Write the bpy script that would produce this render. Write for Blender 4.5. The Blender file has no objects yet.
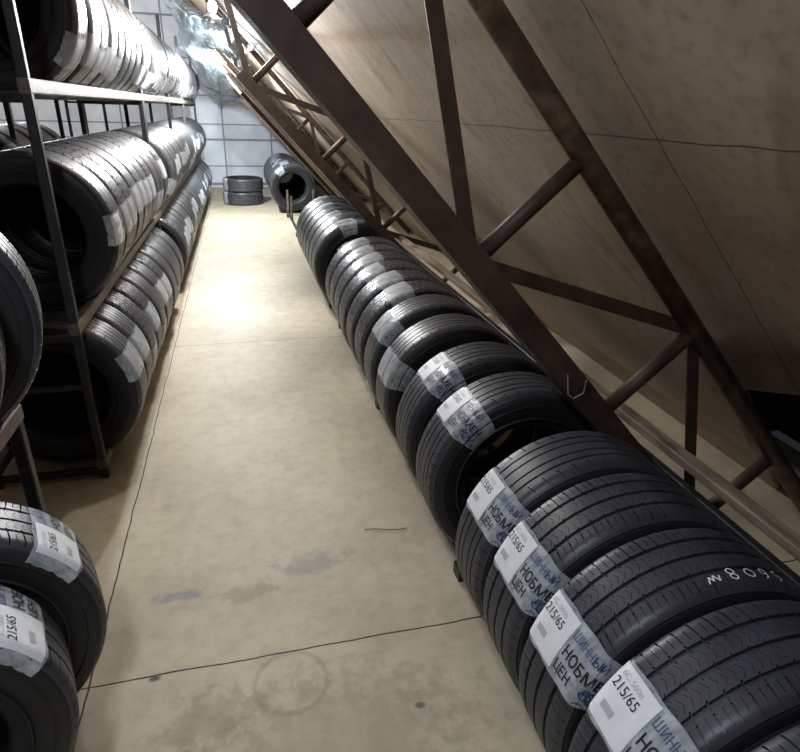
import bpy, math, random
import numpy as np
from mathutils import Vector, Matrix
S = bpy.context.scene
C = S.collection
rnd = random.Random(7)
PI = math.pi

# ------------------------------------------------------------ camera
cam = bpy.data.objects.new('camera', bpy.data.cameras.new('camera'))
C.objects.link(cam)
R = Matrix(((0.96963304, 0.0770068, -0.23212437, 0), (-0.24338878, 0.39679746, -0.8850501, 0),
            (0.02395148, 0.91467028, 0.40349052, 0), (0, 0, 0, 1)))
cam.matrix_world = Matrix.Translation((0, 0, 1.55)) @ R
cam.data.sensor_fit = 'HORIZONTAL'; cam.data.sensor_width = 36; cam.data.lens = 27.0
cam.data.clip_start = 0.05
S.camera = cam
# ------------------------------------------------------------ world, exposure
w = bpy.data.worlds.new('world'); S.world = w; w.use_nodes = True
w.node_tree.nodes['Background'].inputs[0].default_value = (.75, .85, 1, 1)
w.node_tree.nodes['Background'].inputs[1].default_value = .02
S.view_settings.view_transform = 'Standard'; S.view_settings.look = 'None'
S.view_settings.gamma = 1; S.view_settings.use_curve_mapping = False
S.view_settings.exposure = 0.0
# ------------------------------------------------------------ lamps' light (power, colour); the lamps themselves are built below
def light(name, loc, power, rad, col):
    l = bpy.data.lights.new(name, 'POINT'); l.energy = power; l.shadow_soft_size = rad; l.color = col
    o = bpy.data.objects.new(name, l); o.location = loc; C.objects.link(o); return o
light('aisle_lamp_light', (-.105, 5.3, 2.12), 195, .06, (1, .98, .97))
al = bpy.data.lights.new('near_lamp_light', 'AREA'); al.shape = 'RECTANGLE'; al.size = .9; al.size_y = .09; al.energy = 27; al.color = (.84, .91, 1)
ao = bpy.data.objects.new('near_lamp_light', al); ao.location = (-.50, .25, 2.42); ao.rotation_euler = (0, 0, PI / 2); C.objects.link(ao)
light('added_middle_light', (-.26, 3.5, 2.24), 48, .05, (1, .97, .94))  # added light out of view, brightens the sloping wall and evens the floor
light('added_far_light', (-.25, 9.0, 2.0), 460, .06, (.9, .96, 1))  # added light, spreads brightness over the far floor and tyres
light('added_rear_light', (-3.0, 9.5, 3.2), 380, .08, (.9, .95, 1))  # added light, brightens the space and end wall behind the left racks

# ------------------------------------------------------------ materials
def nodes(name):
    m = bpy.data.materials.new(name); m.use_nodes = True
    nt = m.node_tree; b = nt.nodes['Principled BSDF']; return m, nt, b
def N(nt, t, **k):
    n = nt.nodes.new(t)
    for a, v in k.items():
        if isinstance(a, str) and hasattr(n, a): setattr(n, a, v)
    return n
def L(nt, a, b): nt.links.new(a, b)
def noise(nt, scale, detail=4, vec=None, rough=.55, dist=0):
    n = N(nt, 'ShaderNodeTexNoise'); n.inputs['Scale'].default_value = scale; n.inputs['Detail'].default_value = detail
    n.inputs['Roughness'].default_value = rough; n.inputs['Distortion'].default_value = dist
    if vec is not None: L(nt, vec, n.inputs['Vector'])
    return n.outputs['Fac']
def ramp(nt, fac, stops):
    r = N(nt, 'ShaderNodeValToRGB'); e = r.color_ramp.elements
    while len(e) < len(stops): e.new(.5)
    for i, (p, c) in enumerate(stops):
        e[i].position = p; e[i].color = (c[0], c[1], c[2], 1) if hasattr(c, '__len__') else (c, c, c, 1)
    L(nt, fac, r.inputs['Fac']); return r.outputs['Color']
def mix(nt, fac, a, b, mode='MIX'):
    n = N(nt, 'ShaderNodeMix', data_type='RGBA'); n.blend_type = mode
    for s, v in ((n.inputs[0], fac), (n.inputs[6], a), (n.inputs[7], b)):
        if hasattr(v, 'links') or hasattr(v, 'is_linked'): L(nt, v, s)
        elif hasattr(v, '__len__'): s.default_value = (v[0], v[1], v[2], 1)
        else: s.default_value = v
    return n.outputs[2]
def math_(nt, op, a, b=None, c=None):
    n = N(nt, 'ShaderNodeMath'); n.operation = op
    for i, v in enumerate((a, b, c)):
        if v is None: continue
        if hasattr(v, 'is_linked'): L(nt, v, n.inputs[i])
        else: n.inputs[i].default_value = v
    return n.outputs[0]
def objvec(nt, scale=(1, 1, 1), rot=(0, 0, 0), loc=(0, 0, 0)):
    t = N(nt, 'ShaderNodeTexCoord'); m = N(nt, 'ShaderNodeMapping')
    m.inputs['Scale'].default_value = scale; m.inputs['Rotation'].default_value = rot; m.inputs['Location'].default_value = loc
    L(nt, t.outputs['Object'], m.inputs['Vector']); return m.outputs['Vector']
def bump(nt, b, h, strength=.3, dist=.01):
    n = N(nt, 'ShaderNodeBump'); n.inputs['Strength'].default_value = strength; n.inputs['Distance'].default_value = dist
    L(nt, h, n.inputs['Height']); L(nt, n.outputs['Normal'], b.inputs['Normal'])
def simple(name, stops, scale=8, rough=.6, metal=0, bs=.2, stretch=(1, 1, 1), spec=.5):
    m, nt, b = nodes(name); v = objvec(nt, stretch); f = noise(nt, scale, 6, v)
    L(nt, ramp(nt, f, stops), b.inputs['Base Color']); b.inputs['Roughness'].default_value = rough
    b.inputs['Metallic'].default_value = metal; b.inputs['Specular IOR Level'].default_value = spec
    bump(nt, b, f, bs, .004); return m
def lin(r, g, b): return tuple((x / 255) ** 2.2 for x in (r, g, b))

M = {}
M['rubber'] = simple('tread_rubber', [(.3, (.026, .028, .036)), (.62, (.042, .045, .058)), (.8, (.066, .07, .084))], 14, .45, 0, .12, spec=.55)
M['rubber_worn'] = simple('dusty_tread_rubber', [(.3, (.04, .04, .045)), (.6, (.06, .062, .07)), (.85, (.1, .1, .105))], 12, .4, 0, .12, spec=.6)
M['casing'] = simple('sidewall_rubber', [(.3, (.012, .012, .014)), (.8, (.02, .02, .024))], 9, .5, 0, .1, spec=.4)
M['rack'] = simple('rack_paint', [(.3, (.018, .018, .022)), (.75, (.04, .038, .04))], 20, .5, .2, .2)
M['rail'] = simple('worn_rail_steel', [(.3, (.09, .075, .055)), (.7, (.22, .19, .15))], 16, .45, .3, .2)
M['rust'] = simple('rusty_brown_steel', [(.25, (.028, .016, .012)), (.55, (.058, .034, .025)), (.8, (.11, .065, .045))], 11, .55, .15, .35)
M['rust_light'] = simple('scraped_brown_tube', [(.3, (.075, .045, .035)), (.52, (.15, .095, .07)), (.75, (.32, .23, .18))], 16, .42, .25, .4)
M['plank'] = simple('rough_wood', [(.3, (.14, .10, .065)), (.7, (.36, .29, .20))], 3, .75, 0, .5, (1, 6, 1))
M['batten'] = simple('pale_wood_rail', [(.3, (.10, .075, .055)), (.7, (.28, .22, .165))], 4, .7, 0, .4, (8, 1, 8))
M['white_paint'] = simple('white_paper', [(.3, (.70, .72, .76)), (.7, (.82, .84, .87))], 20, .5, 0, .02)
M['grey_paper'] = simple('greyish_label_paper', [(.3, (.26, .28, .31)), (.7, (.42, .44, .48))], 20, .5, 0, .05)  # greyer paper tone for labels on tyres without print
M['ink'] = simple('black_ink', [(0, (.012, .012, .016)), (1, (.02, .02, .024))], 5, .5, 0, 0)
M['blue_ink'] = simple('blue_ink', [(0, (.035, .06, .16)), (1, (.05, .08, .2))], 5, .5, 0, 0)
M['grey_ink'] = simple('grey_ink', [(0, (.4, .42, .46)), (1, (.5, .52, .56))], 5, .5, 0, 0)
M['chalk'] = simple('white_chalk', [(0, (.6, .6, .6)), (1, (.85, .85, .85))], 60, .9, 0, 0)
M['bolt'] = simple('galvanised_steel', [(0, (.3, .3, .3)), (1, (.5, .5, .5))], 30, .4, .7, 0)
M['debris'] = simple('dark_scrap', [(.3, (.03, .018, .015)), (.7, (.13, .08, .065))], 7, .8, 0, .6)

# clear plastic film
def film_mat(name, dens, tint, bscale, rough=.18, bst=.6):
    m, nt, b = nodes(name); v = objvec(nt)
    f = noise(nt, bscale, 5, v, .65, 1.2)
    L(nt, ramp(nt, f, [(.3, tint), (.8, (.85, .9, .95) if rough < .35 else (.36, .44, .48))]), b.inputs['Base Color'])
    b.inputs['Roughness'].default_value = rough; b.inputs['Specular IOR Level'].default_value = .8
    a = ramp(nt, f, [(.3, dens * .6), (.75, min(1, dens * 1.7))]); L(nt, a, b.inputs['Alpha'])
    if rough > .35: b.inputs['Specular IOR Level'].default_value = .35
    bump(nt, b, f, bst, .01); return m
M['band'] = film_mat('clear_wrapping_film', .5, (.46, .52, .58), 9, .25, .25)
M['film'] = film_mat('hanging_polythene', .62, (.05, .07, .08), 5, .45, .6)

# floor: painted board, cracks, stains
m, nt, b = nodes('floor_boards'); v = objvec(nt)
sep = N(nt, 'ShaderNodeSeparateXYZ'); L(nt, v, sep.inputs[0]); X, Y = sep.outputs[0], sep.outputs[1]
f1 = noise(nt, 1.3, 7, v, .6); f2 = noise(nt, 14, 6, v, .7)
col = ramp(nt, f1, [(.3, lin(164, 153, 132)), (.5, lin(188, 177, 153)), (.7, lin(200, 190, 168))])
col = mix(nt, ramp(nt, f2, [(.35, .28), (.55, 0)]), col, lin(128, 118, 98))
f3 = noise(nt, 3.2, 5, objvec(nt, (1, .35, 1)), .6)
col = mix(nt, ramp(nt, f3, [(.55, 0), (.75, .5)]), col, lin(136, 124, 100))
def spot(cx, cy, rx, ry, color, amount, wob=.5, col=None):
    dx = math_(nt, 'DIVIDE', math_(nt, 'SUBTRACT', X, cx), rx); dy = math_(nt, 'DIVIDE', math_(nt, 'SUBTRACT', Y, cy), ry)
    d = math_(nt, 'SQRT', math_(nt, 'ADD', math_(nt, 'MULTIPLY', dx, dx), math_(nt, 'MULTIPLY', dy, dy)))
    d = math_(nt, 'ADD', d, math_(nt, 'MULTIPLY', math_(nt, 'SUBTRACT', f2, .5), wob * 4))
    fac = ramp(nt, d, [(.5, amount), (1.0, 0)]); return mix(nt, fac, col, color)
col = spot(-.32, 1.72, .09, .035, lin(120, 126, 134), .75, .5, col)
col = spot(.15, 1.78, .16, .06, lin(138, 140, 138), .6, .6, col)
col = spot(-.1, 1.68, .12, .05, lin(140, 130, 112), .5, .6, col)
col = spot(-.36, 1.39, .022, .014, lin(70, 60, 50), .9, .3, col)
col = spot(.38, 1.13, .02, .012, lin(60, 50, 40), .9, .4, col)
col = spot(.14, 1.05, .45, .3, lin(140, 130, 110), .45, .5, col)
col = spot(-.2, 1.22, .14, .10, lin(132, 122, 102), .45, .5, col)
# old ring mark
dx = math_(nt, 'SUBTRACT', X, .03); dy = math_(nt, 'SUBTRACT', Y, 1.29)
d = math_(nt, 'SQRT', math_(nt, 'ADD', math_(nt, 'MULTIPLY', dx, dx), math_(nt, 'MULTIPLY', dy, dy)))
rg = math_(nt, 'ABSOLUTE', math_(nt, 'SUBTRACT', d, .105))
col = mix(nt, ramp(nt, rg, [(.0, .35), (.014, 0)]), col, lin(110, 100, 80))
# board joints
wob = math_(nt, 'MULTIPLY', math_(nt, 'SUBTRACT', noise(nt, 5, 4, v), .5), .02)
def joint(coord, at, wd):
    return math_(nt, 'LESS_THAN', math_(nt, 'ABSOLUTE', math_(nt, 'SUBTRACT', math_(nt, 'ADD', coord, wob), at)), wd)
j = joint(Y, 1.40, .0026)
for c_, a_, w_ in ((X, -.54, .0026), (Y, 4.2, .002), (Y, 7.0, .002), (Y, 9.8, .002), (X, 1.0, .003), (X, -2.1, .003)):
    j = math_(nt, 'MAXIMUM', j, joint(c_, a_, w_))
col = mix(nt, j, col, (.012, .01, .008))
L(nt, col, b.inputs['Base Color']); b.inputs['Roughness'].default_value = .55; b.inputs['Specular IOR Level'].default_value = .35
bump(nt, b, math_(nt, 'SUBTRACT', math_(nt, 'MULTIPLY', f2, .3), j), .35, .004)
M['floor'] = m

# sloping wall: old painted sheets. object x = across (along aisle), y = up the slope
m, nt, b = nodes('sloping_sheets'); v = objvec(nt)
sep = N(nt, 'ShaderNodeSeparateXYZ'); L(nt, v, sep.inputs[0]); X, Y = sep.outputs[0], sep.outputs[1]
g1 = noise(nt, .9, 5, v, .6); g2 = noise(nt, 2.0, 6, objvec(nt, (1.7, .75, 1), (0, 0, .25)), .62, .8); g3 = noise(nt, 30, 4, v)
col = ramp(nt, g1, [(.32, lin(142, 124, 108)), (.5, lin(172, 155, 136)), (.68, lin(190, 178, 164))])
col = mix(nt, ramp(nt, g2, [(.5, 0), (.68, .65)]), col, lin(150, 146, 140))
col = mix(nt, ramp(nt, g2, [(.26, .7), (.42, 0)]), col, lin(120, 92, 68))
col = mix(nt, ramp(nt, g3, [(.3, .35), (.5, 0)]), col, lin(110, 90, 72))
vo = N(nt, 'ShaderNodeTexVoronoi'); vo.inputs['Scale'].default_value = 3.1; L(nt, objvec(nt, (1, .8, 1)), vo.inputs['Vector'])
col = mix(nt, ramp(nt, vo.outputs['Distance'], [(.035, .9), (.05, 0)]), col, (.02, .014, .01))
st = noise(nt, 3, 3, objvec(nt, (9, .5, 1), (0, 0, .12)), .4)
col = mix(nt, ramp(nt, st, [(.66, 0), (.76, .22)]), col, lin(205, 195, 178))
wob = math_(nt, 'MULTIPLY', math_(nt, 'SUBTRACT', noise(nt, 3, 4, v), .5), .03)
j = None
for k in range(-1, 9):
    q = math_(nt, 'LESS_THAN', math_(nt, 'ABSOLUTE', math_(nt, 'SUBTRACT', math_(nt, 'ADD', X, wob), 1.22 + 1.63 * k)), .0022)
    j = q if j is None else math_(nt, 'MAXIMUM', j, q)
for k in (2.05, 3.9, 5.8):
    j = math_(nt, 'MAXIMUM', j, math_(nt, 'LESS_THAN', math_(nt, 'ABSOLUTE', math_(nt, 'SUBTRACT', math_(nt, 'ADD', Y, wob), k)), .002))
col = mix(nt, math_(nt, 'MULTIPLY', j, .8), col, (.03, .022, .016))
L(nt, col, b.inputs['Base Color']); b.inputs['Roughness'].default_value = .6; b.inputs['Specular IOR Level'].default_value = .3
bump(nt, b, math_(nt, 'SUBTRACT', math_(nt, 'MULTIPLY', g1, .6), j), .3, .02)
M['sheet'] = m

# end wall: pale panels with dark joints
m, nt, b = nodes('end_wall_panels'); v = objvec(nt)
sep = N(nt, 'ShaderNodeSeparateXYZ'); L(nt, v, sep.inputs[0]); X, Z = sep.outputs[0], sep.outputs[2]
h1 = noise(nt, 2.2, 5, v); col = ramp(nt, h1, [(.3, lin(178, 188, 200)), (.7, lin(214, 220, 228))])
j = None
for k in range(-9, 4):
    q = math_(nt, 'LESS_THAN', math_(nt, 'ABSOLUTE', math_(nt, 'SUBTRACT', X, -.27 + .95 * k)), .016)
    j = q if j is None else math_(nt, 'MAXIMUM', j, q)
for z, wd in ((1.22, .012), (.93, .022), (.42, .012), (1.75, .012), (.06, .03), (2.4, .012), (3.1, .02), (3.8, .012)):
    j = math_(nt, 'MAXIMUM', j, math_(nt, 'LESS_THAN', math_(nt, 'ABSOLUTE', math_(nt, 'SUBTRACT', Z, z)), wd))
col = mix(nt, math_(nt, 'MULTIPLY', j, .75), col, lin(70, 76, 86))
L(nt, col, b.inputs['Base Color']); b.inputs['Roughness'].default_value = .5
M['endwall'] = m

m, nt, b = nodes('lit_bulb'); b.inputs['Emission Color'].default_value = (1, .98, .94, 1)
b.inputs['Emission Strength'].default_value = 40; M['bulb'] = m

# ------------------------------------------------------------ mesh helpers
def mesh(name, vs, fs, mat, smooth=False):
    me = bpy.data.meshes.new(name); me.from_pydata([tuple(map(float, p)) for p in vs], [], fs)
    me.validate(); me.materials.append(mat)
    if smooth: me.polygons.foreach_set('use_smooth', [True] * len(me.polygons))
    me.update(); return me
def link(name, me, parent=None, loc=None):
    o = bpy.data.objects.new(name, me); C.objects.link(o)
    if parent: o.parent = parent
    if loc: o.location = loc
    return o
def tag(o, label, cat, group=None, kind=None):
    if label: o['label'] = label
    if cat: o['category'] = cat
    if group: o['group'] = group
    if kind: o['kind'] = kind
    return o
def empty(name, loc=(0, 0, 0), rot=(0, 0, 0)):
    o = bpy.data.objects.new(name, None); o.empty_display_size = .1; C.objects.link(o); o.location = loc; o.rotation_euler = rot; return o
class MB:
    def __init__(s): s.v = []; s.f = []
    def add(s, vs, fs):
        n = len(s.v); s.v += list(vs); s.f += [tuple(i + n for i in f) for f in fs]; return s
    def box(s, a, b):
        x0, y0, z0 = a; x1, y1, z1 = b
        return s.add([(x0, y0, z0), (x1, y0, z0), (x1, y1, z0), (x0, y1, z0), (x0, y0, z1), (x1, y0, z1), (x1, y1, z1), (x0, y1, z1)],
                     [(0, 3, 2, 1), (4, 5, 6, 7), (0, 1, 5, 4), (1, 2, 6, 5), (2, 3, 7, 6), (3, 0, 4, 7)])
    def frame(s, p, q, up):
        p = Vector(p); q = Vector(q); d = (q - p).normalized(); u = Vector(up); u = (u - d * u.dot(d)).normalized(); r = d.cross(u); return p, q, d, u, r
    def prism(s, p, q, prof, up=(0, 1, 0)):       # extruded outline (list of (r,u)), counter-clockwise
        p, q, d, u, r = s.frame(p, q, up); n = len(prof)
        vs = [tuple(p + r * a + u * b_) for a, b_ in prof] + [tuple(q + r * a + u * b_) for a, b_ in prof]
        fs = [(i, (i + 1) % n, n + (i + 1) % n, n + i) for i in range(n)] + [tuple(range(n))[::-1], tuple(range(n, 2 * n))]
        return s.add(vs, fs)
    def tube(s, p, q, rad, n=12, up=(0, 1, 0)):
        return s.prism(p, q, [(rad * math.cos(2 * PI * i / n), rad * math.sin(2 * PI * i / n)) for i in range(n)], up)
    def bar(s, p, q, w_, h_, up=(0, 1, 0)):
        e = min(w_, h_) * .12; a, c_ = w_ / 2, h_ / 2
        return s.prism(p, q, [(-a + e, -c_), (a - e, -c_), (a, -c_ + e), (a, c_ - e), (a - e, c_), (-a + e, c_), (-a, c_ - e), (-a, -c_ + e)], up)
    def angle(s, p, q, w_, t=.006, up=(0, 1, 0)):   # L section
        return s.prism(p, q, [(-w_ / 2, -w_ / 2), (w_ / 2, -w_ / 2), (w_ / 2, -w_ / 2 + t), (-w_ / 2 + t, -w_ / 2 + t), (-w_ / 2 + t, w_ / 2), (-w_ / 2, w_ / 2)], up)
    def channel(s, p, q, w_, d_, t=.007, up=(0, 1, 0)):
        return s.prism(p, q, [(-w_ / 2, -d_ / 2), (w_ / 2, -d_ / 2), (w_ / 2, d_ / 2), (w_ / 2 - t, d_ / 2), (w_ / 2 - t, -d_ / 2 + t), (-w_ / 2 + t, -d_ / 2 + t), (-w_ / 2 + t, d_ / 2), (-w_ / 2, d_ / 2)], up)
    def build(s, name, mat, parent=None, smooth=False):
        return link(name, mesh(name, s.v, s.f, mat, smooth), parent)
def subdivided_strip(p, q, w_, n): pass

# ------------------------------------------------------------ setting
SL = math.radians(47.4); TS = math.tan(SL); CS, SN = math.cos(SL), math.sin(SL)
WI = 2.475                                   # inner face of the slope: z = WI - TS * x
XF = WI / TS; YB = 13.7; RX, RZ = -3.0, WI + TS * 3.0
def st(o): o['kind'] = 'structure'; return o
st(MB().box((-9, -3, -.12), (XF + .4, YB + .2, 0)).build('floor', M['floor']))
def slope_wall(name, foot, sign, hole=None):
    # local x: along the aisle, local y: up the slope, local z: outward
    ln = (RZ) / SN
    vs, fs = [], []
    nx, ny = 66, 24
    th = .03
    for layer in (0, th):
        for j_ in range(ny + 1):
            for i in range(nx + 1):
                x = -3 + (YB + 3) * i / nx; y = ln * j_ / ny
                y0_ = hole(x + 3 - 3) if hole and x < 1.64 else 0; y = y0_ + (ln - y0_) * j_ / ny
                vs.append((x, y, layer + .004 * math.sin(x * 2.1 + y) ))
    W_ = nx + 1; T = W_ * (ny + 1)
    for j_ in range(ny):
        for i in range(nx):
            a = j_ * W_ + i; fs.append((a, a + W_, a + W_ + 1, a + 1)); fs.append((T + a, T + a + 1, T + a + W_ + 1, T + a + W_))
    for i in range(nx): fs.append((i, i + 1, T + i + 1, T + i))
    me = mesh(name, vs, fs, M['sheet'], True)
    o = link(name, me)
    ex = Vector((0, 1, 0)); ey = Vector((-CS * sign, 0, SN)); ez = Vector((SN * sign, 0, CS))
    o.matrix_world = Matrix(((ex.x, ey.x, ez.x, foot), (ex.y, ey.y, ez.y, 0), (ex.z, ey.z, ez.z, 0), (0, 0, 0, 1)))
    return st(o)
slope_wall('wall_right', XF, 1, lambda x: .93 + .22 * max(0, 1.57 - x) / .38 if x > .3 else 1.6)
slope_wall('wall_left', 2 * RX - XF, -1)

PG = [(2 * RX - XF - .1, 0), (XF + .1, 0), (RX, RZ + .12)]
st(MB().add([(x, YB, z) for x, z in PG] + [(x, YB + .1, z) for x, z in PG], [(0, 1, 2), (3, 5, 4), (0, 3, 4, 1), (1, 4, 5, 2), (2, 5, 3, 0)]).build('wall_far', M['endwall']))


PG = [(2 * RX - XF - .1, 0), (XF + .1, 0), (RX, RZ + .12)]
st(MB().add([(x, -3, z) for x, z in PG] + [(x, -3.1, z) for x, z in PG], [(0, 1, 2), (3, 5, 4), (0, 3, 4, 1), (1, 4, 5, 2), (2, 5, 3, 0)]).build('wall_near', M['sheet']))

# boards lining the inner chords at the far end
mb = MB(); y = 5.05
while y < YB - .15:
    wd = rnd.uniform(.12, .2); off = rnd.uniform(-.012, .012); t0 = rnd.uniform(-.12, .05)
    a = Vector((XF * .74 - .9, 0, 0))
    def P(x, o_): return (x + SN * o_, 0, 1.80 - TS * x + CS * o_)
    x0 = rnd.uniform(-.12, .05); x1 = 1.42
    p0 = Vector(P(x0, .028 + off)); p1 = Vector(P(x1, -.0 + .028 + off))
    p0.y = p1.y = y + wd / 2
    if all(abs(y + wd / 2 - q_) > .07 + wd / 2 for q_ in (8.0, 11.25)): mb.bar(p0, p1, .022, wd, (0, 1, 0))
    y += wd + rnd.choice((.004, .01, .07))
st(mb.build('wall_right_lining', M['plank']))
# earth and scrap behind the missing sheet
mb = MB()
for k in range(9):
    y0 = .5 + k * .16; x0 = 2.0 + rnd.uniform(-.05, .2); z0 = rnd.uniform(.35, .75)
    mb.bar((x0, y0, z0), (x0 + rnd.uniform(.1, .4), y0 + rnd.uniform(.2, .6), z0 + rnd.uniform(-.4, .4)), .05, .015, (rnd.random(), rnd.random(), 1))
tag(mb.build('scrap_boards', M['debris']), 'dark brown broken boards behind the open lower edge of the sloping wall', 'scrap', kind='stuff')
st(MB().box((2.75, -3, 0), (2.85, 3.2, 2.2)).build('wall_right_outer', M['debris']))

# ------------------------------------------------------------ roof trusses
BI, CI = 1.82, 2.405                           # chord heights above the aisle centre
def ch(i0, x): return Vector((x, 0, i0 - TS * x))
def truss(yy, label, top=-3.3, par=0):
    t = empty('roof_truss', (XF - .35, yy, 0)); tag(t, label, 'truss', 'steel trusses along the right-hand slope')
    org = Vector((XF - .35, 0, 0))
    def q(v): return v - org
    up = q(ch(BI, top)); dn = q(ch(BI, 1.66))
    MB().channel(dn, up, .075, .105, .008, (0, 1, 0)).build('inner_chord', M['rust'], t)
    MB().tube(q(ch(CI, 2.17)), q(ch(CI, -2.9)), .032, 16).build('outer_chord', M['rust_light'], t, True)
    bx = [.585 + .47 * k for k in range(-7, 3)]
    for k, x in enumerate(range(-7, 3)):
        xb = bx[k]; b_ = ch(BI, xb); c_ = b_ + Vector((SN, 0, CS)) * ((CI - BI) * CS)
        if top - .02 <= xb < 1.6: MB().tube(q(b_), q(c_), .023, 10).build('web_strut', M['rust'], t, True)
        # from an odd node of the inner chord two diagonals reach the outer chord
        if x % 2 == par and top - .02 <= xb < 1.6:
            for s_ in (-.47, .47):
                c2 = ch(BI, xb + s_) + Vector((SN, 0, CS)) * ((CI - BI) * CS)
                if c2.z < .05: continue
                MB().angle(q(b_) + Vector((0, .022, 0)), q(c2) + Vector((0, .022, 0)), .042, .006).build('web_diagonal', M['rust'], t)
    return t
truss(1.5, 'large brown steel lattice truss nearest the camera, crossing the picture from top centre')
truss(4.75, 'second brown lattice truss, smaller, rising behind the nearest one beside the pale roll of tyres', .05, 1)
truss(8.0, 'third lattice truss, thin and far, seen through the openings of the second', .1, 1)
truss(11.25, 'farthest lattice truss, near the pale end wall', .1)

# ------------------------------------------------------------ tyres
RO = .34; HW = .108
PROF = [(-.088, .212), (-.094, .222), (-.097, .235), (-.104, .255), (-.108, .28), (-.107, .298), (-.103, .313), (-.098, .3235)]   # side, from bead to shoulder (y, r)
def side(sign, n=1): return [(sign * -a, r) for a, r in PROF]
def ring(prof, nseg, closed=False):
    th = np.linspace(0, 2 * PI, nseg, endpoint=False); V = []
    for t in th:
        c_, s_ = math.cos(t), math.sin(t)
        for a, r in prof: V.append((r * c_, a, r * s_))
    P_ = len(prof); F = []
    for i in range(nseg):
        i2 = (i + 1) % nseg
        for j_ in range(P_ - (0 if closed else 1)):
            j2 = (j_ + 1) % P_
            F.append((i * P_ + j_, i * P_ + j2, i2 * P_ + j2, i2 * P_ + j_))
    return V, F
def casing_mesh(nseg):
    out = [(-y_, r) for y_, r in reversed(PROF)]
    # near side bead->shoulder, jump inside, far side. closed loop built as one shell under the tread
    prof = PROF + [(-.08, .328), (0, .330), (.08, .328)] + out + [(.078, .205), (.07, .215), (.085, .26), (.078, .305), (0, .312), (-.078, .305), (-.085, .26), (-.07, .215), (-.078, .205)]
    V, F = ring(prof, nseg, True)
    n = len(V)
    # raised rings on both sidewalls
    for sg in (-1, 1):
        for r0 in (.292, .246):
            pr = [(sg * .1045, r0 - .004), (sg * .1105, r0 - .002), (sg * .1105, r0 + .002), (sg * .1045, r0 + .004)]
            v2, f2_ = ring(pr, nseg, False); F += [tuple(i + len(V) for i in f) for f in f2_]; V += v2
    return mesh('sidewall', V, F, M['casing'], True)
def tread_profile(a):      # radius of the crown at width a
    u = abs(a) / .1; return RO - .0022 * u ** 2 - (.0125 * max(0, (u - .80) / .2) ** 1.8)
def tread_mesh(kind, mat):
    if kind == 'chevron':
        n = 62; fr = [0, .12, .30, .335, .5, .56, .80, .835]
        e = [.0, .0046, .0095, .016, .0237, .031, .038, .0425, .052, .0575, .060, .066, .075, .083, .090, .096, .1]
        sh = lambda a: .55 * abs(abs(a) - .0237) if abs(a) < .0425 else .55 * .0201 + .12 * (abs(a) - .0438)
        def dep(a, f):
            b = abs(a)
            if b < .0046 or .0425 < b < .052: return 1
            if f == 0 and .060 < b < .096: return .75
            if f == 4 and .060 < b < .083: return .5
            if f == 0 and (.052 < b < .0575 or .038 < b < .0425): return .9
            if f == 4 and .0046 < b < .0095: return .85
            if f in (2, 6) and .0095 < b < .038: return .35
            return 0
    elif kind == 'ribs':
        n = 48; fr = [0, .08, .35, .6]
        e = [0, .010, .0165, .023, .034, .046, .053, .064, .072, .082, .091, .096, .1]
        sh = lambda a: .25 * a
        def dep(a, f):
            b = abs(a)
            if .0165 < b < .023 or .046 < b < .053: return 1
            if f == 0 and (.064 < b < .096): return .45
            return 0
    else:
        n = 54; fr = [0, .13, .5, .58]
        e = [0, .005, .012, .022, .030, .036, .046, .054, .060, .070, .080, .090, .096, .1]
        sh = lambda a: .5 * abs(a)
        def dep(a, f):
            b = abs(a)
            if .0 < b < .005 or .030 < b < .036 or .054 < b < .060: return 1
            if f == 0 and (b > .060 or .012 < b < .030): return .9
            if f == 2 and (.036 < b < .054): return .7
            return 0
    A = [-x for x in e[:0:-1]] + e; nf = len(fr); T = []
    for k in range(n): T += [(k + f) / n * 2 * PI for f in fr]
    nt_, na = len(T), len(A); key = {}; V = []; F = []
    def vert(i, k, d):
        kk = (i, k % nt_, d)
        if kk not in key:
            a = A[i]; th = T[k % nt_] + sh(a) / RO; r = tread_profile(a) - .0095 * d
            key[kk] = len(V); V.append((r * math.cos(th), a, r * math.sin(th)))
        return key[kk]
    dd = [[dep((A[i] + A[i + 1]) / 2, k % nf) for k in range(nt_)] for i in range(na - 1)]
    for i in range(na - 1):
        for k in range(nt_):
            d = dd[i][k]
            F.append((vert(i, k, d), vert(i + 1, k, d), vert(i + 1, k + 1, d), vert(i, k + 1, d)))
            d2 = dd[i][(k + 1) % nt_]
            if d2 != d: F.append((vert(i, k + 1, d), vert(i + 1, k + 1, d), vert(i + 1, k + 1, d2), vert(i, k + 1, d2)))
            if i < na - 2:
                d2 = dd[i + 1][k]
                if d2 != d: F.append((vert(i + 1, k, d), vert(i + 1, k, d2), vert(i + 1, k + 1, d2), vert(i + 1, k + 1, d)))
    for i, y_ in ((0, -.0985), (na - 1, .0985)):
        b0 = len(V)
        for k in range(nt_):
            th = T[k] + sh(A[i]) / RO; V.append(((RO - .03) * math.cos(th), y_, (RO - .03) * math.sin(th)))
        for k in range(nt_):
            q_ = (vert(i, k, 0), vert(i, k + 1, 0), b0 + (k + 1) % nt_, b0 + k); F.append(q_ if i == 0 else q_[::-1])
    me = bpy.data.meshes.new('tread'); me.from_pydata(V, [], F); me.materials.append(mat)
    me.polygons.foreach_set('use_smooth', [True] * len(me.polygons)); me.update()
    me.set_sharp_from_angle(angle=math.radians(28)); return me

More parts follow.
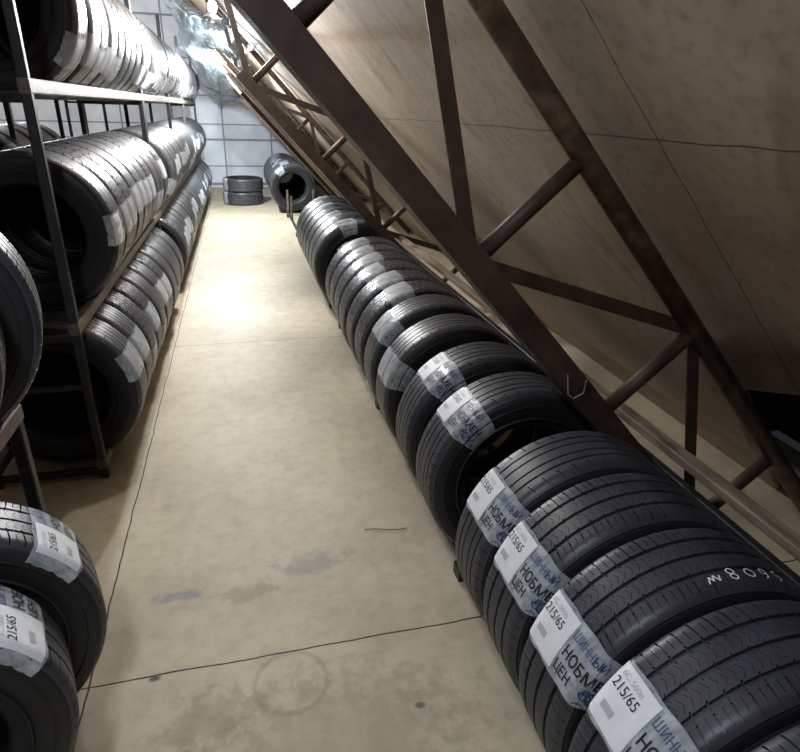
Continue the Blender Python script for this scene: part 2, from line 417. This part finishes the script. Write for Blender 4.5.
# the band of film: s runs across the tyre from its far shoulder (+y) towards the near side (-y), t up the tread
PATH = [(.098, .3245)] + [(a, tread_profile(a)) for a in np.linspace(.095, -.095, 20)] + [(a, r) for a, r in PROF[::-1]]
FULL = [(-y_, r) for y_, r in PROF[2:]] + PATH[:-1]
def arcs(path):
    d = [0]
    for (a, r), (a2, r2) in zip(path, path[1:]): d.append(d[-1] + math.hypot(a2 - a, r2 - r))
    return d
DA = arcs(PATH)
def path_at(s, off):
    s = max(-.06, min(DA[-1] - 1e-5, s))
    if s <= 0:
        a, r = .098 + .001, .3245 + s; return a + off + .005, r
    for i in range(len(DA) - 1):
        if DA[i + 1] >= s:
            f = (s - DA[i]) / (DA[i + 1] - DA[i]); (a, r), (a2, r2) = PATH[i], PATH[i + 1]
            dx, dr = a2 - a, r2 - r; l = math.hypot(dx, dr); nx, nr = dr / l, -dx / l
            # normal pointing outward (travelling towards -y over the crown: outward is +r)
            if dx > 0 and False: nx, nr = -nx, -nr
            return a + (a2 - a) * f + nx * off, r + (r2 - r) * f + nr * off
def wrap(s, t, off, th0):
    a, r = path_at(s, off); th = th0 - t / RO
    return (r * math.cos(th), a, r * math.sin(th))
def strip(name, s0, s1, t0, t1, off, th0, ns, nt_, mat, wob=0, seed=0):
    rr = random.Random(seed); V, F = [], []
    ph = [rr.uniform(0, 6.28) for _ in range(6)]
    for i in range(ns + 1):
        for k in range(nt_ + 1):
            s = s0 + (s1 - s0) * i / ns; t = t0 + (t1 - t0) * k / nt_
            o_ = off + wob * (abs(math.sin(s * 60 + t * 45 + ph[0])) * .5 + abs(math.sin(s * 33 - t * 90 + ph[1])) * .5)
            e = wob * 1.2 * math.sin(s * 75 + ph[2]) if k in (0, nt_) else 0
            V.append(wrap(s, t + e, o_, th0))
    for i in range(ns):
        for k in range(nt_):
            a = i * (nt_ + 1) + k; F.append((a, a + 1, a + nt_ + 2, a + nt_ + 1))
    return mesh(name, V, F, mat, True)
TH0 = math.radians(152)
_txt = {}
def text_mesh(name, items, th0, mat, off=.0048, bold=0):
    """items: (string, height, s, t, extra stretch); laid along s and wrapped on the tyre"""
    V, F = [], []
    for string, h, s, t, sx in items:
        if string not in _txt:
            cu = bpy.data.curves.new('t', 'FONT'); cu.body = string; cu.size = 1; cu.resolution_u = 3; cu.fill_mode = 'FRONT'; cu.offset = bold
            o = bpy.data.objects.new('t', cu); C.objects.link(o); bpy.context.view_layer.update()
            dg = bpy.context.evaluated_depsgraph_get(); me = bpy.data.meshes.new_from_object(o.evaluated_get(dg))
            import bmesh
            bm = bmesh.new(); bm.from_mesh(me)
            xs = [v.co.x for v in bm.verts]
            for ax in (0, 1):
                lo_, hi_ = (min(xs), max(xs)) if ax == 0 else (-.2, .9)
                c_ = lo_ + .14
                while c_ < hi_:
                    bmesh.ops.bisect_plane(bm, geom=bm.verts[:] + bm.edges[:] + bm.faces[:], plane_co=(c_, 0, 0) if ax == 0 else (0, c_, 0), plane_no=(1, 0, 0) if ax == 0 else (0, 1, 0)); c_ += .14
            bm.to_mesh(me); bm.free()
            _txt[string] = ([tuple(v.co) for v in me.vertices], [tuple(p.vertices) for p in me.polygons])
            bpy.data.objects.remove(o); bpy.data.curves.remove(cu); bpy.data.meshes.remove(me)
        vs, fs = _txt[string]; n = len(V)
        V += [wrap(s + x * h * 1.4 * sx, t + y_ * h * 1.4, off, th0) for x, y_, z in vs]
        F += [tuple(i + n for i in f) for f in fs]
    return mesh(name, V, F, mat)
def curl_mesh(name, th0, s, t, sc, mat, off=.0048):
    """ornate looping monogram drawn as a pen line"""
    V, F = [], []
    def line(fn, n, wd):
        pts = [fn(i / n) for i in range(n + 1)]
        for i in range(n):
            (x0, y0), (x1, y1) = pts[i], pts[i + 1]; dx, dy = x1 - x0, y1 - y0; l = math.hypot(dx, dy) or 1; nx, ny = -dy / l * wd, dx / l * wd
            k = len(V)
            for x, y_ in ((x0 - nx, y0 - ny), (x1 - nx, y1 - ny), (x1 + nx, y1 + ny), (x0 + nx, y0 + ny)):
                V.append(wrap(s + x * sc, t + y_ * sc, off, th0))
            F.append((k, k + 1, k + 2, k + 3))
    line(lambda u: (math.cos(u * 9) * (.5 - .3 * u), math.sin(u * 9) * (.42 - .25 * u)), 40, .045)
    line(lambda u: (.35 + .32 * math.cos(u * 7 + 2), .45 * math.sin(u * 7 + 2)), 30, .045)
    line(lambda u: (-.5 + 1.7 * u, -.75 + .18 * math.sin(u * 9)), 24, .035)
    line(lambda u: (.75 + .5 * math.cos(u * 8) * u, .3 + .55 * math.sin(u * 8) * (1 - .4 * u)), 34, .04)
    line(lambda u: (-.1 + .25 * u + .1 * math.sin(u * 7), .55 - 1.0 * u), 20, .05)
    return mesh(name, V, F, mat)

def children(o, _c={}): return [x for x in o.children]
def copy_tree(o, parent=None, kids=None):
    c = o.copy(); C.objects.link(c)
    if parent: c.parent = parent
    for k in TREE.get(o.name, []):
        TREE.setdefault(c.name, []).append(copy_tree(k, c))
    return c
TREE = {}
def reg(child):
    TREE.setdefault(child.parent.name, []).append(child); return child
def make_tyre(kind, nseg, npro, mat, text=0, th0=TH0, cseg=64, far=False, film_to=.235, cut=.115):
    key = (kind, mat.name)
    if key not in _cache: _cache[key] = tread_mesh(kind, mat)
    if cseg not in _cache: _cache[cseg] = casing_mesh(cseg)
    t = empty('tyre')
    reg(link('tread', _cache[key], t)); reg(link('sidewall', _cache[cseg], t))
    bk = ('band', th0, film_to)
    if bk not in _cache: _cache[bk] = strip('film_band', -.03, film_to + .05, -.066, .074, .0014, th0, 40, 16, M['band'], .0012, 3)
    lk = ('lab', th0, cut, text)
    if lk not in _cache: _cache[lk] = strip('price_label', .004, cut, -.058, .066, .0037, th0, 16, 8, M['white_paint'] if text else M['grey_paper'])
    b_ = reg(link('film_band', _cache[bk], t)); reg(link('price_label', _cache[lk], b_))
    if text:
        bt = [('НОБМЕН', .0265, .121, -.010, .84), ('ЦЕН', .024, .119, -.046, .8)]
        reg(link('printed_letters', text_mesh('printed_letters', bt, th0, M['ink'], .0036, .018), b_))
        bl = [('ШИННЫЙ', .021, .119, .034, .72)]
        me = text_mesh('blue_lettering', bl, th0, M['blue_ink'], .0036, .004); reg(link('blue_lettering', me, b_))
        reg(link('blue_monogram', curl_mesh('blue_monogram', th0, .215, -.034, .036, M['blue_ink'], .0036), b_))
        reg(link('size_print', text_mesh('size_print', [('215/65', .0215, .018, .016, .84)], th0, M['ink'], .0046, .004), b_))
        reg(link('small_print', text_mesh('small_print', [('6С-560в', .012, .02, .043, 1), ], th0, M['grey_ink'], .0046), b_))
        sm = strip('smudged_print', .030, .062, -.030, -.014, .0046, th0, 4, 2, M['grey_ink']); reg(link('smudged_print', sm, b_))
    return t
_cache = {}
def place(t, x, y, z, rz=0, ry=0, rx=0, label=None, group=None, sc=1):
    t.location = (x, y, z); t.rotation_euler = (rx, ry, rz); t.scale = (sc, sc, sc)
    tag(t, label, 'tyre', group); return t

# --- right-hand row, near to far: (y, label angle, centre x, kind, scale, yaw)
RXC, RZC = .88, .372
near = [
 (.365, 146, 'chevron', 1, 0, 'nearest wide tyre at the bottom right, cut by the frame'),
 (.590, 146, 'chevron', 1, 0, 'second wide tyre on the right, its 215/65 label near the bottom edge'),
 (.815, 152, 'chevron', 1, 0, 'wide tyre with chalk numbers on its tread and a white 215/65 label, right row'),
 (1.045, 149, 'chevron', 1, 0, 'fourth tyre of the right row, 215/65 label, just behind the chalked tyre'),
 (1.275, 146, 'ribs', 1, 0, 'fifth tyre of the right row, dark, with a greyish 215/65 label and black print'),
 (1.72, 132, 'ribs', 1, 0, 'dark tyre with bluish film band, just past the wide gap in the right row'),
 (2.03, 128, 'ribs', 1, 0, 'dark narrow-ribbed tyre under the foot of the big truss, film band on top left'),
]
# protos
P1 = None
right = []
for i, (y, a, kind, tx, yaw, lab) in enumerate(near):
    hi = i < 5
    t = make_tyre(kind, 720 if hi else 300, 72 if hi else 36, M['rubber'], text=1 if i < 7 else 0, th0=TH0, cseg=96)
    place(t, RXC, y, RZC, 0, math.radians(152 - a), 0, lab, 'tyres in the right-hand row')
    right.append(t)
# chalk numbers on the chalked tyre
def chalk(parent, th_deg, strokes):
    for digit in strokes:
      V, F = [], []
      for pts in digit:
        for (x0, y0), (x1, y1) in zip(pts, pts[1:]):
            dx, dy = x1 - x0, y1 - y0; l = math.hypot(dx, dy) or 1; wd = .0013; nx, ny = -dy / l * wd, dx / l * wd; k = len(V)
            for x, y_ in ((x0 - nx, y0 - ny), (x1 - nx, y1 - ny), (x1 + nx, y1 + ny), (x0 + nx, y0 + ny)):
                th = math.radians(th_deg) - x * 1.3 / RO; a = -.078 + y_ * 1.15; r = tread_profile(a) + .0015
                V.append((r * math.cos(th), a, r * math.sin(th)))
            F.append((k, k + 1, k + 2, k + 3))
      o = link('chalk_mark', mesh('chalk_mark', V, F, M['chalk']), parent); o['label'] = 'white chalk digit'
def circ(cx, cy, r, a0=0, a1=6.4, sx=1, n=12): return [(cx + sx * r * math.cos(a0 + (a1 - a0) * i / n), cy + r * math.sin(a0 + (a1 - a0) * i / n)) for i in range(n + 1)]
H_ = .024
stk = [[[(0, 0), (.006, .014), (.010, .004), (.014, .016), (.020, .002), (.024, .014)]],
       [circ(.048, .006, .0062), circ(.048, .0185, .0062)],
       [circ(.082, .012, .0095, sx=.9)],
       [circ(.113, .017, .0062), [(.119, .017), (.117, .006), (.109, 0)]],
       [[(.148, .024), (.138, .022), (.138, .013), (.146, .012), (.148, .005), (.140, 0)]]]
chalk(right[2], 97, stk)

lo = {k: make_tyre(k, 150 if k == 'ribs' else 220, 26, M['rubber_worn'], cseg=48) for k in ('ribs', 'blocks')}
for k in lo: pass
def clone(kind):
    p = lo[kind]
    if not p.get('used'): 
        p['used'] = 1; return p
    c = copy_tree(p); return c
mid = [
 (2.40, 156, .875, 'ribs', 'tyre seventh label along the right row, film band hanging down its dark side'),
 (2.72, 140, .88, 'ribs', 'tyre with a pale square label just behind the low-hanging film band, right row'),
 (2.995, 112, .88, 'blocks', 'tyre with small grey label at its top, beside the rail in the right row'),
 (3.24, 110, .875, 'blocks', 'block-tread tyre with crumpled shiny film, middle of the right row'),
 (3.49, 117, .87, 'blocks', 'block-tread tyre, third before the black gap in the right row'),
 (3.735, 110, .875, 'blocks', 'grey block-tread tyre, second before the black gap in the right row'),
 (3.98, 112, .88, 'blocks', 'block-tread tyre with glossy top facing the black gap in the right row'),
 (4.24, 110, .885, 'blocks', 'last tyre before the gap in front of the pale tight roll'),
]
order = ['nearest', 'second', 'third', 'fourth', 'fifth', 'sixth', 'seventh', 'eighth', 'ninth', 'tenth', 'eleventh', 'twelfth', 'thirteenth', 'fourteenth',
         'fifteenth', 'sixteenth', 'seventeenth', 'eighteenth', 'nineteenth', 'twentieth', 'twenty-first', 'twenty-second', 'twenty-third', 'twenty-fourth',
         'twenty-fifth', 'twenty-sixth', 'twenty-seventh', 'twenty-eighth', 'twenty-ninth', 'thirtieth', 'thirty-first', 'thirty-second', 'thirty-third',
         'thirty-fourth', 'thirty-fifth', 'thirty-sixth', 'thirty-seventh', 'thirty-eighth', 'thirty-ninth', 'fortieth', 'forty-first', 'forty-second']
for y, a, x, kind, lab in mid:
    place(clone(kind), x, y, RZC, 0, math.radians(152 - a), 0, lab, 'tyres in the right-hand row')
zz = [104, 122, 112, 126, 110, 120, 108]
for i in range(7):
    place(clone('ribs'), .87, 4.84 + .234 * i, .39, 0, math.radians(152 - zz[i]), 0,
          'pale-lit tyre in the tight roll with zigzag white labels, %s from its front' % order[i].replace('nearest', 'first'), 'tyres in the tight roll on the right', 1.05)
for i in range(12):
    place(clone('ribs' if i % 3 else 'blocks'), .80 + rnd.uniform(-.01, .01), 10.1 + .224 * i, .40, 0, math.radians(152 - rnd.choice((118, 128, 108))), 0,
          'tyre in the far roll beside the end wall, %s from its open front' % order[i].replace('nearest', 'first'), 'tyres in the far roll on the right', 1.04)
# --- two tyres lying on the floor in the aisle
for i, lab in enumerate(("grey tyre flat on the floor at the aisle's far end, lower of two", 'grey tyre lying flat on top of another at the far end of the aisle')):
    place(clone('ribs'), .02 + .015 * i, 11.25, .112 + .218 * i, 0, 0, PI / 2, lab, 'tyres lying at the end of the aisle', 1.0)

# --- left racks
def rail_rows(level, zc, x, y0, y1, ladj, name, sc=1.0, gaps=(5.42,), mat=None, kinds=('ribs', 'ribs', 'blocks')):
    y = y0; i = 0
    while y < y1:
        if any(abs(y - g) < .16 for g in gaps): y += .06; continue
        j_ = rnd.uniform(-.006, .006)
        th = ladj + rnd.uniform(-7, 7) + (rnd.choice((-30, 140, 200)) if rnd.random() < .3 else 0)
        t = clone(rnd.choice(kinds))
        place(t, x + j_, y, zc, PI, math.radians(th - 28) , 0,
              'tyre on the %s, left rack, %s from near end' % (name, order[i] if i else 'first'), 'tyres on the %s of the left rack' % name, sc)
        y += .2235 * sc + (rnd.uniform(.0, .012)); i += 1
def left_first(zc, x, y, th, lab, grp, sc):
    t = make_tyre('ribs', 300, 36, M['rubber'], text=1, cseg=96)
    place(t, x, y, zc, PI, math.radians(th - 28), 0, lab, grp, sc)
YE = 12.2
left_first(1.03, -.88, 2.96, 2, 'foremost tyre of the middle shelf, left rack', 'tyres on the middle shelf of the left rack', 1.0)
rail_rows(1, 1.03, -.885, 3.19, YE, 8, 'middle shelf', 1.0)
rail_rows(0, .372, -.845, 2.74, YE, 16, 'bottom shelf', 1.0)
rail_rows(2, 1.915, -.925, 3.12, YE, -32, 'top shelf', 1.03)
# rack behind, seen between the shelves
y = 3.4; i = 0
while i < 14:
    place(clone('ribs'), -1.95 + rnd.uniform(-.02, .02), y, 1.03, PI, 0, 0, 'half-hidden tyre on the rear rack behind the left one, %s from its near end' % order[i].replace('nearest', 'first'), 'tyres on the rack behind', 1.0)
    y += .225 if rnd.random() < .75 else .5; i += 1

def rack(x0, x1, ys, levels, lab, htop=2.35, y_end=None, cross=(.45,)):
    t = empty('tyre_rack', (x0, ys[0], 0)); tag(t, lab, 'rack', 'steel tyre racks')
    ya, yb = -.02, ys[-1] - ys[0] + .02
    for y in ys:
        for x in (0, x1 - x0):
            MB().bar((x, y - ys[0], 0), (x, y - ys[0], htop), .035, .035).build('post', M['rack'], t)
    for z in levels:
        for x in (0.0, x1 - x0):
            s_ = 1 if x == 0 else -1
            MB().bar((x + s_ * .0, ya, z), (x + s_ * .0, yb, z), .04, .05, (0, 0, 1)).build('shelf_rail', M['rail'], t)
        for y in (ys[0], ys[-1]):
            MB().bar((0, y - ys[0], z - .04), (x1 - x0, y - ys[0], z - .04), .03, .03, (0, 0, 1)).build('end_crossbar', M['rack'], t)
    for z in cross:
        MB().bar((0, 0, z), (x1 - x0, 0, z), .025, .025, (0, 0, 1)).build('end_crossbar', M['rack'], t)
    return t
rack(-.70, -1.13, [2.56, 5.40], [.075, .71, 1.60], 'dark steel rack on the left, its end frame closest to the aisle gap', 2.4)
rack(-.70, -1.13, [5.45, 7.5, 9.6, 12.3], [.075, .71, 1.60], 'farther steel rack on the left, reaching the pale end wall', 2.4)
rack(-1.72, -2.18, [2.7, 4.2, 5.7, 7.2, 9.6], [.075, .71, 1.60], 'steel rack behind the left one, seen between its shelves', 2.4)
rack(-.66, -1.13, [-.6, 1.68], [.05, .76, 1.70], 'nearest steel rack at the left edge, holding two tyres at shoulder height', 2.4)
# tyres of the nearest left rack
def nleft(x, y, z, th, lab, text=1, kind='chevron', sc=1.0, yaw=0):
    t = make_tyre(kind, 420, 48, M['rubber'], text=text, cseg=96)
    place(t, x, y, z, PI + yaw, math.radians(th - 28), 0, lab, 'tyres on the nearest left rack', sc)
nleft(-.865, 1.61, 1.06, 70, 'worn tyre at the left edge at shelf height, farther of two', yaw=.26)
nleft(-.875, 1.35, 1.06, 66, 'worn tyre cut by the left edge at shelf height, nearer of two', yaw=.26)
nleft(-.775, 1.30, .350, 36, 'black tyre at the bottom left with a white label on its shoulder, farther of two', yaw=.34)
nleft(-.785, 1.03, .350, 36, 'black tyre at the bottom left corner with a greyish label, nearer of two', yaw=.34)

# right-hand low rack: rails and end posts
def low_rack(ya, yb, lab):
    t = empty('low_rack', (RXC, ya, 0)); tag(t, lab, 'rack', 'low racks under the right-hand row')
    for x in (-.2, .2): MB().bar((x, 0, .062), (x, yb - ya, .062), .03, .03, (0, 0, 1)).build('rail', M['rack'], t)
    n = max(2, int((yb - ya) / 1.4) + 1)
    for k in range(n):
        y = (yb - ya) * k / (n - 1)
        for x in (-.2, .2): MB().box((x - .03, y - .03, 0), (x + .03, y + .03, .048)).build('foot', M['rack'], t)
    return t
low_rack(.2, 4.4, 'low black rail rack under the near right tyres')
lr = low_rack(4.95, 12.8, 'low rail rack with bare rails and upright stubs between the two far rolls')
for y in (9.0 - 4.95, 9.75 - 4.95):
    for x in (-.2, .2):
        MB().bar((x, y, .07), (x, y, .40), .03, .03).build('post', M['rail'], lr)
# the long pale rail behind the right row
mb = MB(); mb.bar((1.235, -.6, .615), (1.225, 9.0, .60), .05, .03, (0, 0, 1)); tag(mb.build('back_rail', M['batten']), 'long pale wooden rail running behind the right row of tyres', 'rail')
mb = MB(); mb.bar((1.262, -.5, .50), (1.262, 6.0, .50), .03, .03, (0, 0, 1)); tag(mb.build('steel_rail', M['rack']), 'dark steel rail just below the pale wooden one behind the right row', 'rail')

# ------------------------------------------------------------ hanging polythene above the aisle
def sheet(name, c00, c10, c11, c01, nu, nv, amp, seed, label):
    rr = np.random.RandomState(seed); V, F = [], []
    ks = [(rr.uniform(3, 22), rr.uniform(3, 22), rr.uniform(0, 6.28), 1) for _ in range(14)]
    for i in range(nu + 1):
        for j_ in range(nv + 1):
            u, v_ = i / nu, j_ / nv
            p = (Vector(c00) * (1 - u) + Vector(c10) * u) * (1 - v_) + (Vector(c01) * (1 - u) + Vector(c11) * u) * v_
            h = sum(abs(math.sin(a * u + b_ * v_ * math.cos(c_) * 1.3 + c_)) / (3 + .25 * (a + b_)) for a, b_, c_, d_ in ks) / 1.6 - .6
            sag = -.22 * math.sin(PI * v_) * (1 + .3 * math.sin(u * 13))
            V.append((p.x + .05 * math.sin(14 * u + 9 * v_), p.y + .1 * math.sin(11 * v_ + 5 * u), p.z + amp * h * 2 + sag * .5))
    for i in range(nu):
        for j_ in range(nv):
            a = i * (nv + 1) + j_; F.append((a, a + 1, a + nv + 2, a + nv + 1))
    o = link(name, mesh(name, V, F, M['film'], False))
    tag(o, label, 'plastic film'); return o
sheet('polythene_sheet', (-.62, 7.5, 2.5), (-.55, 13.2, 1.72), (.10, 13.2, 1.70), (.25, 6.9, 2.12), 70, 30, .10, 3, 'crumpled translucent polythene hanging over the far aisle, down to the end wall')
sheet('polythene_sheet', (-.75, 7.9, 2.95), (-.62, 10.6, 2.5), (.0, 10.4, 2.2), (.04, 7.7, 2.4), 40, 20, .14, 9, 'bunched bluish polythene above the other sheet, just behind the bare bulb')

# ------------------------------------------------------------ lamps
def lamp(x, y, z, lab, top):
    t = empty('bulb_lamp', (x, y, z)); tag(t, lab, 'lamp', 'bulb lamps over the aisles')
    prof = [(0.0001, -.062), (.022, -.056), (.033, -.03), (.03, -.002), (.016, .022), (.014, .034), (.0001, .034)]
    V, F = [], []; n = 20
    for i in range(n):
        a = 2 * PI * i / n
        for r, zz_ in prof: V.append((r * math.cos(a), r * math.sin(a), zz_))
    P_ = len(prof)
    for i in range(n):
        for j_ in range(P_ - 1): F.append((i * P_ + j_, ((i + 1) % n) * P_ + j_, ((i + 1) % n) * P_ + j_ + 1, i * P_ + j_ + 1))
    link('bulb', mesh('bulb', V, F, M['bulb'], True), t)
    MB().tube((0, 0, .036), (0, 0, .085), .018, 16).build('socket', M['ink'], t, True)
    MB().tube((0, 0, .085), (0, 0, top - z), .004, 8).build('cord', M['ink'], t, True)
def ztop(x): return WI - TS * x if x > RX else WI - TS * (2 * RX - x)
for x, y, z, lab in ((-.105, 5.3, 2.24, 'bright bare bulb hanging at the top left over the aisle'), 
                     (-.25, 9.0, 2.12, 'added bare bulb behind the polythene, brightening the far aisle'), (-3.0, 9.5, 3.32, 'added bare bulb behind the racks, lighting the space there')):  # far and rear bulbs are added to carry the extra lights
    lamp(x, y, z, lab, ztop(x) - .01)
lamp(-.26, 3.5, 2.36, 'added bare bulb over the aisle, out of view, brightening the sloping wall', ztop(-.26) - .01)  # unseen bulb, added to go with the wall-brightening light

# small things: wire on the floor, bent wire at the truss foot
def wire(name, pts, r, mat, lab, cat):
    mb = MB()
    for p, q in zip(pts, pts[1:]): mb.tube(p, q, r, 6, (0.1, .2, 1))
    return tag(mb.build(name, mat), lab, cat)
wire('wire_scrap', [(.375, 1.93, .004), (.41, 1.928, .004), (.46, 1.91, .006), (.51, 1.90, .006), (.545, 1.905, .004)], .0016, M['ink'], 'thin black wire lying on the floor beside the right row', 'wire')
wire('bent_wire', [(.88, 1.43, .86), (.885, 1.42, .80), (.905, 1.42, .785), (.935, 1.42, .80), (.945, 1.43, .84)], .0022, M['bolt'], 'bent thin wire hooked at the foot of the nearest truss', 'wire')

t = empty('batten_lamp', (-.50, .25, 2.43)); tag(t, 'white batten lamp with a long diffuser above the camera position', 'lamp')
MB().box((-.045, -.5, .012), (.045, .5, .07)).build('housing', M['white_paint'], t)
for y in (-.35, .35): MB().tube((0, y, .07), (0, y, ztop(-.50) - 2.44), .004, 8, (0, 1, .1)).build('hanger', M['bolt'], t)
